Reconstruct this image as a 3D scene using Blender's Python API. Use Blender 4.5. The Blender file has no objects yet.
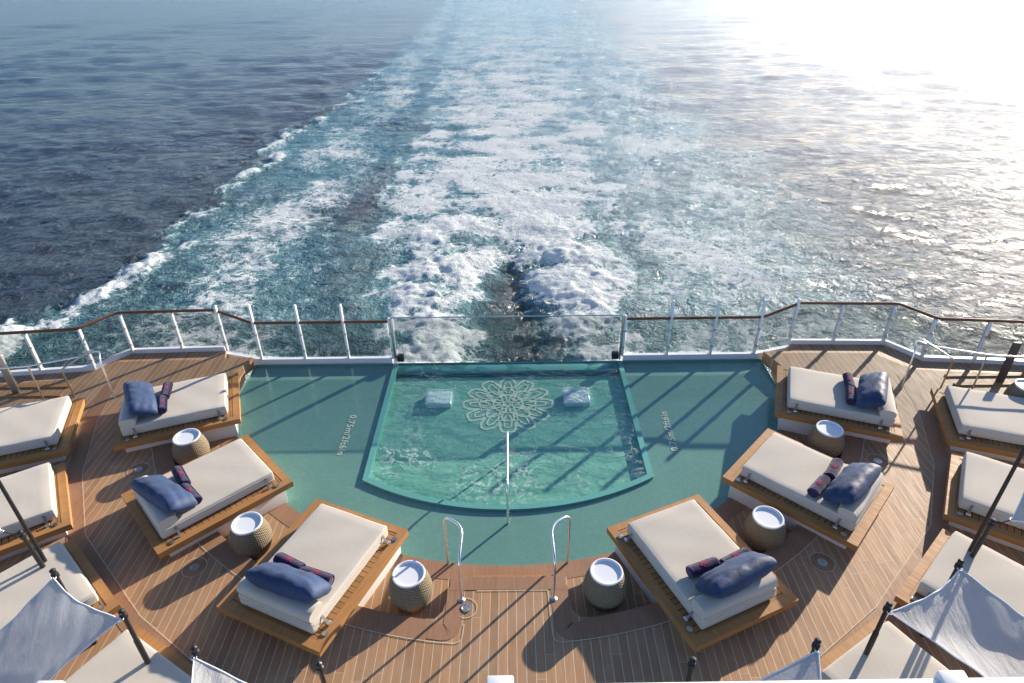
import bpy, bmesh, math, random
import numpy as np
from mathutils import Vector, Matrix
R = math.radians
PI = math.pi
random.seed(7)
rng = np.random.default_rng(11)
sc = bpy.context.scene
C = sc.collection

# ------------------------------------------------------------------ materials
def mat(name):
    m = bpy.data.materials.new(name); m.use_nodes = True
    nt = m.node_tree
    for n in list(nt.nodes): nt.nodes.remove(n)
    out = nt.nodes.new('ShaderNodeOutputMaterial')
    return m, nt, out
class NT:
    """tiny node helper"""
    def __init__(s, nt): s.nt = nt
    def n(s, t, **kw):
        nd = s.nt.nodes.new(t)
        for k, v in kw.items():
            if k.startswith('_'): setattr(nd, k[1:], v)
            else: nd.inputs[k].default_value = v
        return nd
    def l(s, a, b): s.nt.links.new(a, b)
    def math(s, op, a, b=None, c=None, clamp=False):
        nd = s.nt.nodes.new('ShaderNodeMath'); nd.operation = op; nd.use_clamp = clamp
        for i, v in enumerate((a, b, c)):
            if v is None: continue
            if isinstance(v, (int, float)): nd.inputs[i].default_value = v
            else: s.l(v, nd.inputs[i])
        return nd.outputs[0]
    def mixc(s, f, a, b, mode='MIX'):
        nd = s.nt.nodes.new('ShaderNodeMix'); nd.data_type = 'RGBA'; nd.blend_type = mode
        for i, v in ((0, f), (6, a), (7, b)):
            if isinstance(v, (int, float)): nd.inputs[i].default_value = v
            elif isinstance(v, tuple): nd.inputs[i].default_value = (v + (1,))[:4]
            else: s.l(v, nd.inputs[i])
        return nd.outputs[2]
    def ramp(s, x, a, b, lo=0.0, hi=1.0, smooth=True):
        nd = s.nt.nodes.new('ShaderNodeMapRange'); nd.interpolation_type = 'SMOOTHSTEP' if smooth else 'LINEAR'
        if isinstance(x, (int, float)): nd.inputs[0].default_value = x
        else: s.l(x, nd.inputs[0])
        for i, v in zip((1, 2, 3, 4), (a, b, lo, hi)):
            if isinstance(v, (int, float)): nd.inputs[i].default_value = v
            else: s.l(v, nd.inputs[i])
        return nd.outputs[0]
    def coord(s, scale=(1, 1, 1), rot=(0, 0, 0), loc=(0, 0, 0), out='Object'):
        tc = s.nt.nodes.new('ShaderNodeTexCoord'); mp = s.nt.nodes.new('ShaderNodeMapping')
        mp.inputs['Scale'].default_value = scale; mp.inputs['Rotation'].default_value = rot; mp.inputs['Location'].default_value = loc
        s.l(tc.outputs[out], mp.inputs[0]); return mp.outputs[0]
    def noise(s, vec, scale, detail=4, rough=.55, dist=0, out=0, dim='3D'):
        nd = s.nt.nodes.new('ShaderNodeTexNoise'); nd.noise_dimensions = dim
        s.l(vec, nd.inputs['Vector']); nd.inputs['Scale'].default_value = scale
        nd.inputs['Detail'].default_value = detail; nd.inputs['Roughness'].default_value = rough; nd.inputs['Distortion'].default_value = dist
        return nd.outputs[out]
    def schlick(s, f0, normal=None):
        lw = s.nt.nodes.new('ShaderNodeLayerWeight'); lw.inputs[0].default_value = .5
        if normal is not None: s.l(normal, lw.inputs['Normal'])
        return s.math('MULTIPLY_ADD', s.math('POWER', lw.outputs['Facing'], 5.0), 1 - f0, f0, clamp=True)
    def bump(s, h, strength, distance, normal=None):
        nd = s.nt.nodes.new('ShaderNodeBump'); nd.inputs['Strength'].default_value = strength; nd.inputs['Distance'].default_value = distance
        s.l(h, nd.inputs['Height'])
        if normal is not None: s.l(normal, nd.inputs['Normal'])
        return nd.outputs[0]
    def pbsdf(s, col, rough=.5, normal=None, metal=0, spec=.5, **kw):
        nd = s.nt.nodes.new('ShaderNodeBsdfPrincipled')
        for k, v in (('Base Color', col), ('Roughness', rough), ('Metallic', metal), ('Specular IOR Level', spec)) + tuple(kw.items()):
            if isinstance(v, tuple): nd.inputs[k].default_value = (v + (1,))[:4]
            elif isinstance(v, (int, float)): nd.inputs[k].default_value = v
            else: s.l(v, nd.inputs[k])
        if normal is not None: s.l(normal, nd.inputs['Normal'])
        return nd
def simple(name, col, rough=.5, metal=0, spec=.5, nscale=30, namp=.12, bump=0, bscale=200, **kw):
    m, nt, out = mat(name); h = NT(nt)
    v = h.coord()
    n1 = h.noise(v, nscale, 5)
    c = h.mixc(n1, tuple(x * (1 - namp) for x in col), tuple(min(1, x * (1 + namp)) for x in col))
    nrm = None
    if bump:
        nrm = h.bump(h.noise(v, bscale, 3), bump, .004)
    b = h.pbsdf(c, h.ramp(n1, .2, .8, rough * .85, min(1, rough * 1.15)), nrm, metal, spec, **kw)
    h.l(b.outputs[0], out.inputs[0])
    return m

def teak(name, planks=True, width=.132, axis='X', base=(.435, .245, .122), caulk=(.62, .52, .39), line=.0105, weather=.5):
    m, nt, out = mat(name); h = NT(nt)
    v = h.coord()
    sp = nt.nodes.new('ShaderNodeSeparateXYZ'); h.l(v, sp.inputs[0])
    a, b = (sp.outputs[0], sp.outputs[1]) if axis == 'X' else (sp.outputs[1], sp.outputs[0])
    q = h.math('DIVIDE', a, width)
    idx = h.math('FLOOR', q); fr = h.math('FRACT', q)
    # board: staggered butt joints, one tone per board
    wn = nt.nodes.new('ShaderNodeTexWhiteNoise'); wn.noise_dimensions = '1D'; h.l(idx, wn.inputs['W'])
    off = h.math('MULTIPLY', wn.outputs['Value'], 7.3)
    along = h.math('DIVIDE', h.math('ADD', b, off), 2.7)
    seg = h.math('FLOOR', along); sf = h.math('FRACT', along)
    cb = nt.nodes.new('ShaderNodeCombineXYZ'); h.l(idx, cb.inputs[0]); h.l(seg, cb.inputs[1])
    w2 = nt.nodes.new('ShaderNodeTexWhiteNoise'); w2.noise_dimensions = '2D'; h.l(cb.outputs[0], w2.inputs['Vector'])
    tone = w2.outputs['Value'] if planks else h.noise(v, 1.7, 2)
    gv = h.coord(scale=(34, 2.2, 10) if axis == 'X' else (2.2, 34, 10))
    grain = h.noise(gv, 1.0, 6, .6, .4)
    blot = h.noise(v, 1.3, 4, .6)
    fine = h.noise(v, 60, 3, .6)
    c = h.mixc(tone, tuple(x * .78 for x in base), tuple(x * 1.18 for x in base))
    c = h.mixc(h.ramp(grain, .3, .75, 0, .55), c, tuple(x * .55 for x in base))
    c = h.mixc(h.ramp(blot, .4, .75, 0, weather), c, (base[0] * .95 + .03, base[1] * 1.05 + .04, base[2] * 1.1 + .045))
    c = h.mixc(h.ramp(fine, .5, .8, 0, .25), c, tuple(x * .6 for x in base))
    hgt = grain
    if planks:
        edge = h.math('MINIMUM', fr, h.math('SUBTRACT', 1.0, fr))
        ln = h.ramp(edge, line / width / 2 * .75, line / width / 2 * 1.15, 1, 0)
        e2 = h.math('MINIMUM', sf, h.math('SUBTRACT', 1.0, sf))
        ln2 = h.ramp(e2, .0012, .0022, .55, 0)
        lw = h.math('MAXIMUM', ln, ln2)
        dirt = h.noise(v, 9, 3)
        cc = h.mixc(dirt, tuple(x * .75 for x in caulk), tuple(min(1, x * 1.15) for x in caulk))
        c = h.mixc(lw, c, cc)
        hgt = h.math('SUBTRACT', grain, h.math('MULTIPLY', lw, .8))
    nrm = h.bump(hgt, .35, .003)
    bs = h.pbsdf(c, h.ramp(grain, .2, .8, .5, .72), nrm, spec=.35)
    h.l(bs.outputs[0], out.inputs[0]); return m

M = {}
M['deck'] = teak('teak_planks')
M['margin'] = teak('teak_margin', planks=False, base=(.37, .195, .105))
M['caulk'] = simple('caulk', (.6, .48, .33), .7, nscale=8)
M['bedwood'] = teak('bed_wood', planks=False, base=(.46, .225, .075), axis='Y', weather=.2)
M['bedwoodx'] = teak('bed_wood_cross', planks=False, base=(.46, .225, .075), axis='X', weather=.2)
M['bedslats'] = teak('bed_slats', planks=True, width=.098, axis='X', base=(.40, .20, .07), caulk=(.05, .026, .012), line=.012, weather=.2)
M['plinth'] = simple('plinth_white', (.74, .70, .66), .5, nscale=4, namp=.05)
M['white'] = simple('white_paint', (.80, .80, .79), .35, nscale=5, namp=.04)
M['hull'] = simple('hull_paint', (.78, .78, .78), .4, nscale=2, namp=.04)

def fabric(name, col, weave=420, namp=.06, rough=.9, bump=.35, sheen=.15, blot=3.0):
    m, nt, out = mat(name); h = NT(nt); v = h.coord()
    n1 = h.noise(v, blot, 5, .6); n2 = h.noise(v, weave, 2); n3 = h.noise(v, 14, 4)
    c = h.mixc(h.ramp(n1, .3, .7), tuple(x * (1 - namp) for x in col), tuple(min(1, x * (1 + namp)) for x in col))
    c = h.mixc(h.ramp(n2, .35, .75, 0, .22), c, tuple(x * .72 for x in col))
    hh = h.math('ADD', h.math('MULTIPLY', n3, 3.0), n2)
    b = h.pbsdf(c, rough, h.bump(hh, bump, .004), spec=.2, **{'Sheen Weight': sheen, 'Sheen Roughness': .5})
    h.l(b.outputs[0], out.inputs[0]); return m
M['cream'] = fabric('cream_canvas', (.585, .525, .435), namp=.025, blot=1.5, bump=.14)
M['piping'] = fabric('cream_piping', (.60, .55, .48))
M['navy'] = fabric('navy_satin', (.032, .058, .128), weave=300, namp=.25, rough=.52, sheen=.1, bump=.6)
M['towel'] = fabric('navy_terry', (.026, .016, .062), weave=160, namp=.25, rough=1, bump=.9, sheen=.3)
M['pink'] = fabric('pink_embroidery', (.26, .022, .07), weave=160, rough=.9)
M['strap'] = fabric('grey_strap', (.42, .40, .37), weave=300)
M['steel'] = simple('polished_steel', (.84, .84, .83), .26, .9, nscale=12, namp=.05)
M['steel_dull'] = simple('brushed_steel', (.55, .53, .49), .34, 1.0, nscale=30, namp=.1)
M['black'] = simple('black_metal', (.022, .02, .019), .42, .0, nscale=18, namp=.3)
M['dark'] = simple('dark_bracket', (.02, .022, .024), .4, 0)
M['stanch'] = simple('dark_stanchion', (.075, .058, .05), .5)
M['channel'] = simple('dark_grate', (.05, .14, .13), .5)
M['rail_wood'] = teak('varnished_rail', planks=False, base=(.17, .066, .03), axis='Y', weather=.1)
M['cap_white'] = simple('powder_coat', (.78, .785, .78), .3, nscale=6, namp=.03)

def weave_mat():
    m, nt, out = mat('woven_rope'); h = NT(nt)
    tc = nt.nodes.new('ShaderNodeTexCoord'); sp = nt.nodes.new('ShaderNodeSeparateXYZ'); h.l(tc.outputs['Object'], sp.inputs[0])
    ang = h.math('ARCTAN2', sp.outputs[1], sp.outputs[0])
    v = h.coord()
    wob = h.noise(v, 9, 3)
    z = h.math('ADD', h.math('MULTIPLY', sp.outputs[2], 26.0), h.math('MULTIPLY', wob, 1.4))
    za = h.math('ADD', z, h.math('MULTIPLY', ang, 3.5))
    st = h.math('SINE', h.math('MULTIPLY', za, PI))
    st2 = h.math('SINE', h.math('ADD', h.math('MULTIPLY', ang, 30.0), h.math('MULTIPLY', h.math('FLOOR', z), PI)))
    hh = h.math('MULTIPLY', h.math('ADD', h.math('ABSOLUTE', st), h.math('MULTIPLY', h.math('ABSOLUTE', st2), .7)), .6)
    n = h.noise(v, 22, 4)
    c = h.mixc(h.ramp(hh, .1, .85), (.055, .042, .026), (.31, .245, .16))
    c = h.mixc(h.ramp(n, .35, .7, 0, .5), c, (.20, .15, .085))
    b = h.pbsdf(c, .85, h.bump(hh, .9, .012), spec=.25)
    h.l(b.outputs[0], out.inputs[0]); return m
M['weave'] = weave_mat()
M['tray'] = simple('white_tray', (.80, .81, .82), .25, nscale=5, namp=.03)

def sail_mat():
    m, nt, out = mat('sail_cloth'); h = NT(nt); v = h.coord()
    n1 = h.noise(v, 2.2, 5, .6); n2 = h.noise(v, 300, 2)
    c = h.mixc(n1, (.70, .70, .70), (.80, .80, .79))
    # soft creases, some of them straight from folding
    cv = h.coord(scale=(1, .25, 1), rot=(0, 0, .5))
    cr = h.noise(cv, 5, 6, .62, 1.2)
    nrm = h.bump(h.math('ADD', h.math('MULTIPLY', cr, 3.), h.math('MULTIPLY', n2, .15)), .55, .022)
    b = h.pbsdf(c, .75, nrm, spec=.3)
    tl = nt.nodes.new('ShaderNodeBsdfTranslucent'); h.l(c, tl.inputs[0]); h.l(nrm, tl.inputs['Normal'])
    mx = nt.nodes.new('ShaderNodeMixShader'); mx.inputs[0].default_value = .10
    h.l(b.outputs[0], mx.inputs[1]); h.l(tl.outputs[0], mx.inputs[2]); h.l(mx.outputs[0], out.inputs[0]); return m
M['sail'] = sail_mat()

def glass_mat(name, tint=(.80, .83, .83), refl=1.0):
    m, nt, out = mat(name); h = NT(nt)
    tr = nt.nodes.new('ShaderNodeBsdfTransparent'); tr.inputs[0].default_value = tint + (1,)
    gl = nt.nodes.new('ShaderNodeBsdfGlossy'); gl.inputs['Roughness'].default_value = .02
    fr = h.schlick(.04)
    mx = nt.nodes.new('ShaderNodeMixShader')
    h.l(h.math('MULTIPLY', fr, refl, clamp=True), mx.inputs[0]); h.l(tr.outputs[0], mx.inputs[1]); h.l(gl.outputs[0], mx.inputs[2]); h.l(mx.outputs[0], out.inputs[0])
    return m
M['glass'] = glass_mat('rail_glass', (.78, .80, .80))
M['glass_clear'] = glass_mat('clear_glass', (.86, .87, .88), .7)

def pool_water(name, tint, b_scale, b_str, b_dist, froth_caustics=0.0, rough=.03):
    m, nt, out = mat(name); h = NT(nt); v = h.coord()
    vv = h.coord(scale=(.55, 1.25, 1))
    n1 = h.noise(vv, b_scale, 5, .55, .9); n2 = h.noise(v, b_scale * 3.1, 3, .5, .6)
    hgt = h.math('ADD', n1, h.math('MULTIPLY', n2, .35))
    nrm = h.bump(hgt, b_str, b_dist)
    tr = nt.nodes.new('ShaderNodeBsdfTransparent'); tr.inputs[0].default_value = tint + (1,)
    gl = nt.nodes.new('ShaderNodeBsdfGlossy'); gl.inputs['Roughness'].default_value = rough; h.l(nrm, gl.inputs['Normal'])
    fr = h.schlick(.02, nrm)
    mx = nt.nodes.new('ShaderNodeMixShader'); h.l(fr, mx.inputs[0]); h.l(tr.outputs[0], mx.inputs[1]); h.l(gl.outputs[0], mx.inputs[2])
    res = mx.outputs[0]
    if froth_caustics:
        # caustic light lines painted as a pale web; bubbles only over the jet blocks
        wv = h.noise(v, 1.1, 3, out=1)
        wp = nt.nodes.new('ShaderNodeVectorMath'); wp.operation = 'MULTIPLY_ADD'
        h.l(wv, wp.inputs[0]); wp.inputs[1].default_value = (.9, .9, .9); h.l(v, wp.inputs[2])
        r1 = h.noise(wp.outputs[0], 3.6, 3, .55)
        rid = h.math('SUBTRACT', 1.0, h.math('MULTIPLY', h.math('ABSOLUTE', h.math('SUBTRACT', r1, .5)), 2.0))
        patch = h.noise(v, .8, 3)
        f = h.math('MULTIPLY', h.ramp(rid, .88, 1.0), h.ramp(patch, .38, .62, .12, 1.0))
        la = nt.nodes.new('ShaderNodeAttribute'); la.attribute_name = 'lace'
        f = h.math('MULTIPLY', h.math('MULTIPLY', f, froth_caustics), la.outputs['Fac'])
        at = nt.nodes.new('ShaderNodeAttribute'); at.attribute_name = 'froth_caustics'
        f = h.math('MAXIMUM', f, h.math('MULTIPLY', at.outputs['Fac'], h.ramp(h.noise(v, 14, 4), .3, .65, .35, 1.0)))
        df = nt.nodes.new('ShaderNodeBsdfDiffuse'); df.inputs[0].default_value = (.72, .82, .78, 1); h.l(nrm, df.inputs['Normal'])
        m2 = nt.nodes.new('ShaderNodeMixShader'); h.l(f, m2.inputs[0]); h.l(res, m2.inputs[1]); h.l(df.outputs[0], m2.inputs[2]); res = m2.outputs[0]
    h.l(res, out.inputs[0]); return m
M['pool_water'] = pool_water('plunge_pool_water', (.80, .93, .90), 3.2, .8, .09, froth_caustics=.26)
M['still_water'] = pool_water('shallow_pool_water', (.88, .95, .94), 2.0, .10, .02)

def tile(name, col, size=.05, grout=.9):
    m, nt, out = mat(name); h = NT(nt); v = h.coord()
    sp = nt.nodes.new('ShaderNodeSeparateXYZ'); h.l(v, sp.inputs[0])
    fx = h.math('FLOOR', h.math('DIVIDE', sp.outputs[0], size)); fy = h.math('FLOOR', h.math('DIVIDE', sp.outputs[1], size))
    cb = nt.nodes.new('ShaderNodeCombineXYZ'); h.l(fx, cb.inputs[0]); h.l(fy, cb.inputs[1])
    wn = nt.nodes.new('ShaderNodeTexWhiteNoise'); wn.noise_dimensions = '2D'; h.l(cb.outputs[0], wn.inputs['Vector'])
    big = h.noise(v, .9, 4)
    c = h.mixc(wn.outputs['Value'], tuple(x * .94 for x in col), tuple(x * 1.05 for x in col))
    c = h.mixc(h.ramp(big, .3, .7, 0, .5), c, tuple(x * .85 for x in col))
    b = h.pbsdf(c, .25, None, spec=.5); h.l(b.outputs[0], out.inputs[0]); return m
M['tile'] = tile('teal_mosaic', (.225, .39, .32))
M['tile_inner'] = tile('green_mosaic', (.28, .55, .43))
M['tile_rim'] = tile('rim_mosaic', (.14, .40, .35))
M['mark'] = simple('cream_mosaic', (.90, .85, .64), .4, nscale=20)
M['hatch'] = simple('pale_glass_block', (.62, .74, .78), .15, nscale=14, namp=.2)

# ------------------------------------------------------------------ mesh helpers
def link(name, bm, m, parent=None, smooth=True, loc=None, flat_up=False):
    me = bpy.data.meshes.new(name)
    bmesh.ops.recalc_face_normals(bm, faces=bm.faces[:])
    if flat_up:
        for f in bm.faces:
            f.normal_update()
            if f.normal.z < 0: f.normal_flip()
    bm.to_mesh(me); bm.free()
    ms = m if isinstance(m, (list, tuple)) else [m]
    for x in ms: me.materials.append(x)
    o = bpy.data.objects.new(name, me); C.objects.link(o)
    if parent is not None: o.parent = parent
    if loc is not None: o.location = loc
    if smooth:
        me.polygons.foreach_set('use_smooth', [True] * len(me.polygons))
        me.set_sharp_from_angle(angle=R(38))
    return o
def thing(name, label, cat, loc=(0, 0, 0), rz=0, group=None):
    o = bpy.data.objects.new(name, None); C.objects.link(o)
    o.empty_display_size = .2
    o.location = loc; o.rotation_euler = (0, 0, rz); o['label'] = label; o['category'] = cat
    if group: o['group'] = group
    return o
def tag(o, label, cat, group=None):
    o['label'] = label; o['category'] = cat
    if group: o['group'] = group
    return o
def struct(o): o['kind'] = 'structure'; return o

def box(bm, x0, x1, y0, y1, z0, z1, bev=0.0, seg=2, mtx=None, mi=0):
    r = bmesh.ops.create_cube(bm, size=1.0); vs = r['verts']
    for v in vs:
        v.co = Vector((x0 + (v.co.x + .5) * (x1 - x0), y0 + (v.co.y + .5) * (y1 - y0), z0 + (v.co.z + .5) * (z1 - z0)))
    fs = {f for v in vs for f in v.link_faces}
    if bev:
        es = {e for v in vs for e in v.link_edges}
        rr = bmesh.ops.bevel(bm, geom=list(es), offset=bev, segments=seg, affect='EDGES', profile=.5)
        vs = list({v for f in rr['faces'] for v in f.verts} | {v for v in vs if v.is_valid})
        fs = {f for v in vs for f in v.link_faces}
    if mtx is not None:
        for v in vs: v.co = mtx @ v.co
    for f in fs: f.material_index = mi
    return vs
def prism(bm, poly, z0, z1, cap=True):
    n = len(poly)
    a = [bm.verts.new((p[0], p[1], z0)) for p in poly]; b = [bm.verts.new((p[0], p[1], z1)) for p in poly]
    for i in range(n): bm.faces.new((a[i], a[(i + 1) % n], b[(i + 1) % n], b[i]))
    t = [bm.faces.new(b)]
    if cap: t.append(bm.faces.new(a[::-1]))
    bmesh.ops.triangulate(bm, faces=t)
def sheet(bm, poly, z):
    f = bm.faces.new([bm.verts.new((p[0], p[1], z)) for p in poly]); bmesh.ops.triangulate(bm, faces=[f])
def tube(bm, pts, r, n=12, caps=True, closed=False):
    pts = [Vector(p) for p in pts]; N = len(pts)
    rr = r if isinstance(r, (list, tuple)) else [r] * N
    t0 = (pts[1] - pts[0]).normalized()
    ref = Vector((0, 0, 1)) if abs(t0.z) < .9 else Vector((1, 0, 0))
    nx = t0.cross(ref).normalized(); rings = []
    for i, p in enumerate(pts):
        if closed: t = (pts[(i + 1) % N] - pts[i - 1]).normalized()
        elif i == 0: t = (pts[1] - pts[0]).normalized()
        elif i == N - 1: t = (pts[-1] - pts[-2]).normalized()
        else: t = ((pts[i + 1] - p).normalized() + (p - pts[i - 1]).normalized()).normalized()
        nx = (nx - t * nx.dot(t)).normalized(); ny = t.cross(nx)
        rings.append([bm.verts.new(p + (nx * math.cos(2 * PI * k / n) + ny * math.sin(2 * PI * k / n)) * rr[i]) for k in range(n)])
    for i in range(N if closed else N - 1):
        A, B = rings[i], rings[(i + 1) % N]
        for k in range(n): bm.faces.new((A[k], A[(k + 1) % n], B[(k + 1) % n], B[k]))
    if caps and not closed: bm.faces.new(rings[0][::-1]); bm.faces.new(rings[-1])
def rounded(pts, rad=.06, n=5):
    """polyline with rounded corners"""
    pts = [Vector(p) for p in pts]; out = [pts[0]]
    for i in range(1, len(pts) - 1):
        a, b, c = pts[i - 1], pts[i], pts[i + 1]
        d1 = (a - b); d2 = (c - b); r = min(rad, d1.length * .45, d2.length * .45)
        p1 = b + d1.normalized() * r; p2 = b + d2.normalized() * r
        for k in range(n + 1):
            t = k / n; out.append(p1 * (1 - t) ** 2 + b * 2 * t * (1 - t) + p2 * t * t)
    out.append(pts[-1]); return out
def lathe(bm, prof, n=40, x=0, y=0):
    rings = [[bm.verts.new((x + r * math.cos(2 * PI * k / n), y + r * math.sin(2 * PI * k / n), z)) for k in range(n)] for r, z in prof]
    for A, B in zip(rings, rings[1:]):
        for k in range(n): bm.faces.new((A[k], A[(k + 1) % n], B[(k + 1) % n], B[k]))
    if prof[0][0] > 1e-4: bm.faces.new(rings[0][::-1])
    if prof[-1][0] > 1e-4: bm.faces.new(rings[-1])
def ribbon(bm, pts, w, z, closed=False, taper=False):
    n = len(pts); L = []; Rr = []
    for i in range(n):
        if closed: a, b = pts[i - 1], pts[(i + 1) % n]
        else: a, b = pts[max(0, i - 1)], pts[min(n - 1, i + 1)]
        d = Vector((b[0] - a[0], b[1] - a[1])); d.normalize() if d.length > 1e-9 else None
        k = w / 2 * (1 + (.25 * math.sin(i * 1.7 + pts[0][0] * 9) if taper else 0))
        L.append(bm.verts.new((pts[i][0] - d.y * k, pts[i][1] + d.x * k, z))); Rr.append(bm.verts.new((pts[i][0] + d.y * k, pts[i][1] - d.x * k, z)))
    for i in range(n if closed else n - 1):
        j = (i + 1) % n; bm.faces.new((L[i], Rr[i], Rr[j], L[j]))
def arc(cx, cy, r, a0, a1, n):
    return [(cx + r * math.cos(R(a0 + (a1 - a0) * i / n)), cy + r * math.sin(R(a0 + (a1 - a0) * i / n))) for i in range(n + 1)]

# numpy gradient noise ---------------------------------------------------------
_perm = rng.permutation(256); _perm = np.concatenate([_perm, _perm, _perm])
_ga = rng.uniform(0, 2 * PI, 256); _gx, _gy = np.cos(_ga), np.sin(_ga)
def pnoise(x, y):
    xi = np.floor(x).astype(int); yi = np.floor(y).astype(int); xf = x - xi; yf = y - yi
    xi &= 255; yi &= 255
    u = xf * xf * xf * (xf * (xf * 6 - 15) + 10); v = yf * yf * yf * (yf * (yf * 6 - 15) + 10)
    def g(ix, iy, dx, dy):
        hsh = _perm[_perm[ix] + iy]; return _gx[hsh] * dx + _gy[hsh] * dy
    a = g(xi, yi, xf, yf); b = g(xi + 1, yi, xf - 1, yf); c = g(xi, yi + 1, xf, yf - 1); d = g(xi + 1, yi + 1, xf - 1, yf - 1)
    return ((a * (1 - u) + b * u) * (1 - v) + (c * (1 - u) + d * u) * v) * 1.5
def fbm(x, y, o=4, gain=.5):
    s = 0; a = 1
    for i in range(o):
        s = s + a * pnoise(x * 2 ** i + 17.3 * i, y * 2 ** i - 9.1 * i); a *= gain
    return s
def sstep(a, b, x):
    t = np.clip((x - a) / (b - a), 0, 1); return t * t * (3 - 2 * t)

# ------------------------------------------------------------------ camera, light
CAM = Vector((.123, 0, 8.5)); TH, ROLL, YAW = .554132, -.012531, .001275
F = Vector((0, math.cos(TH), -math.sin(TH))); Rt = Vector((1, 0, 0)); U = Vector((0, math.sin(TH), math.cos(TH)))
Rz = Matrix.Rotation(YAW, 3, 'Z'); F, Rt, U = Rz @ F, Rz @ Rt, Rz @ U
Rt, U = math.cos(ROLL) * Rt + math.sin(ROLL) * U, -math.sin(ROLL) * Rt + math.cos(ROLL) * U
cd = bpy.data.cameras.new('camera'); co = bpy.data.objects.new('camera', cd); C.objects.link(co)
m4 = Matrix((Rt, U, -F)).transposed().to_4x4(); m4.translation = CAM; co.matrix_world = m4
cd.sensor_width = 36; cd.lens = 36 * 642.6 / 1024; cd.clip_start = .05; cd.clip_end = 20000
sc.camera = co

SUN_EL, SUN_AZ = 16.0, 45.5       # azimuth counted from +X towards +Y
w = bpy.data.worlds.new('World'); sc.world = w; w.use_nodes = True
nt = w.node_tree; bg = nt.nodes['Background']
sky = nt.nodes.new('ShaderNodeTexSky'); sky.sky_type = 'NISHITA'; sky.sun_disc = False
sky.sun_elevation = R(SUN_EL); sky.sun_rotation = R(90 - SUN_AZ)
sky.air_density = .5; sky.dust_density = .3; sky.ozone_density = 2.0; sky.altitude = 10
nt.links.new(sky.outputs[0], bg.inputs[0]); bg.inputs[1].default_value = .14
sl = bpy.data.lights.new('sun', 'SUN'); sl.energy = 5.0; sl.angle = R(.55); sl.color = (1.0, .89, .745)
so = bpy.data.objects.new('sun', sl); C.objects.link(so)
sd = Vector((math.cos(R(SUN_EL)) * math.cos(R(SUN_AZ)), math.cos(R(SUN_EL)) * math.sin(R(SUN_AZ)), math.sin(R(SUN_EL))))
so.rotation_euler = (-sd).to_track_quat('-Z', 'Y').to_euler(); so.location = sd * 60
sc.view_settings.view_transform = 'Standard'; sc.view_settings.look = 'None'; sc.view_settings.gamma = 1
sc.view_settings.exposure = .95
sc.cycles.use_denoising = True
sc.cycles.max_bounces = 8; sc.cycles.transparent_max_bounces = 16; sc.cycles.caustics_reflective = False; sc.cycles.caustics_refractive = False
sc.cycles.sample_clamp_indirect = 6

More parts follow.
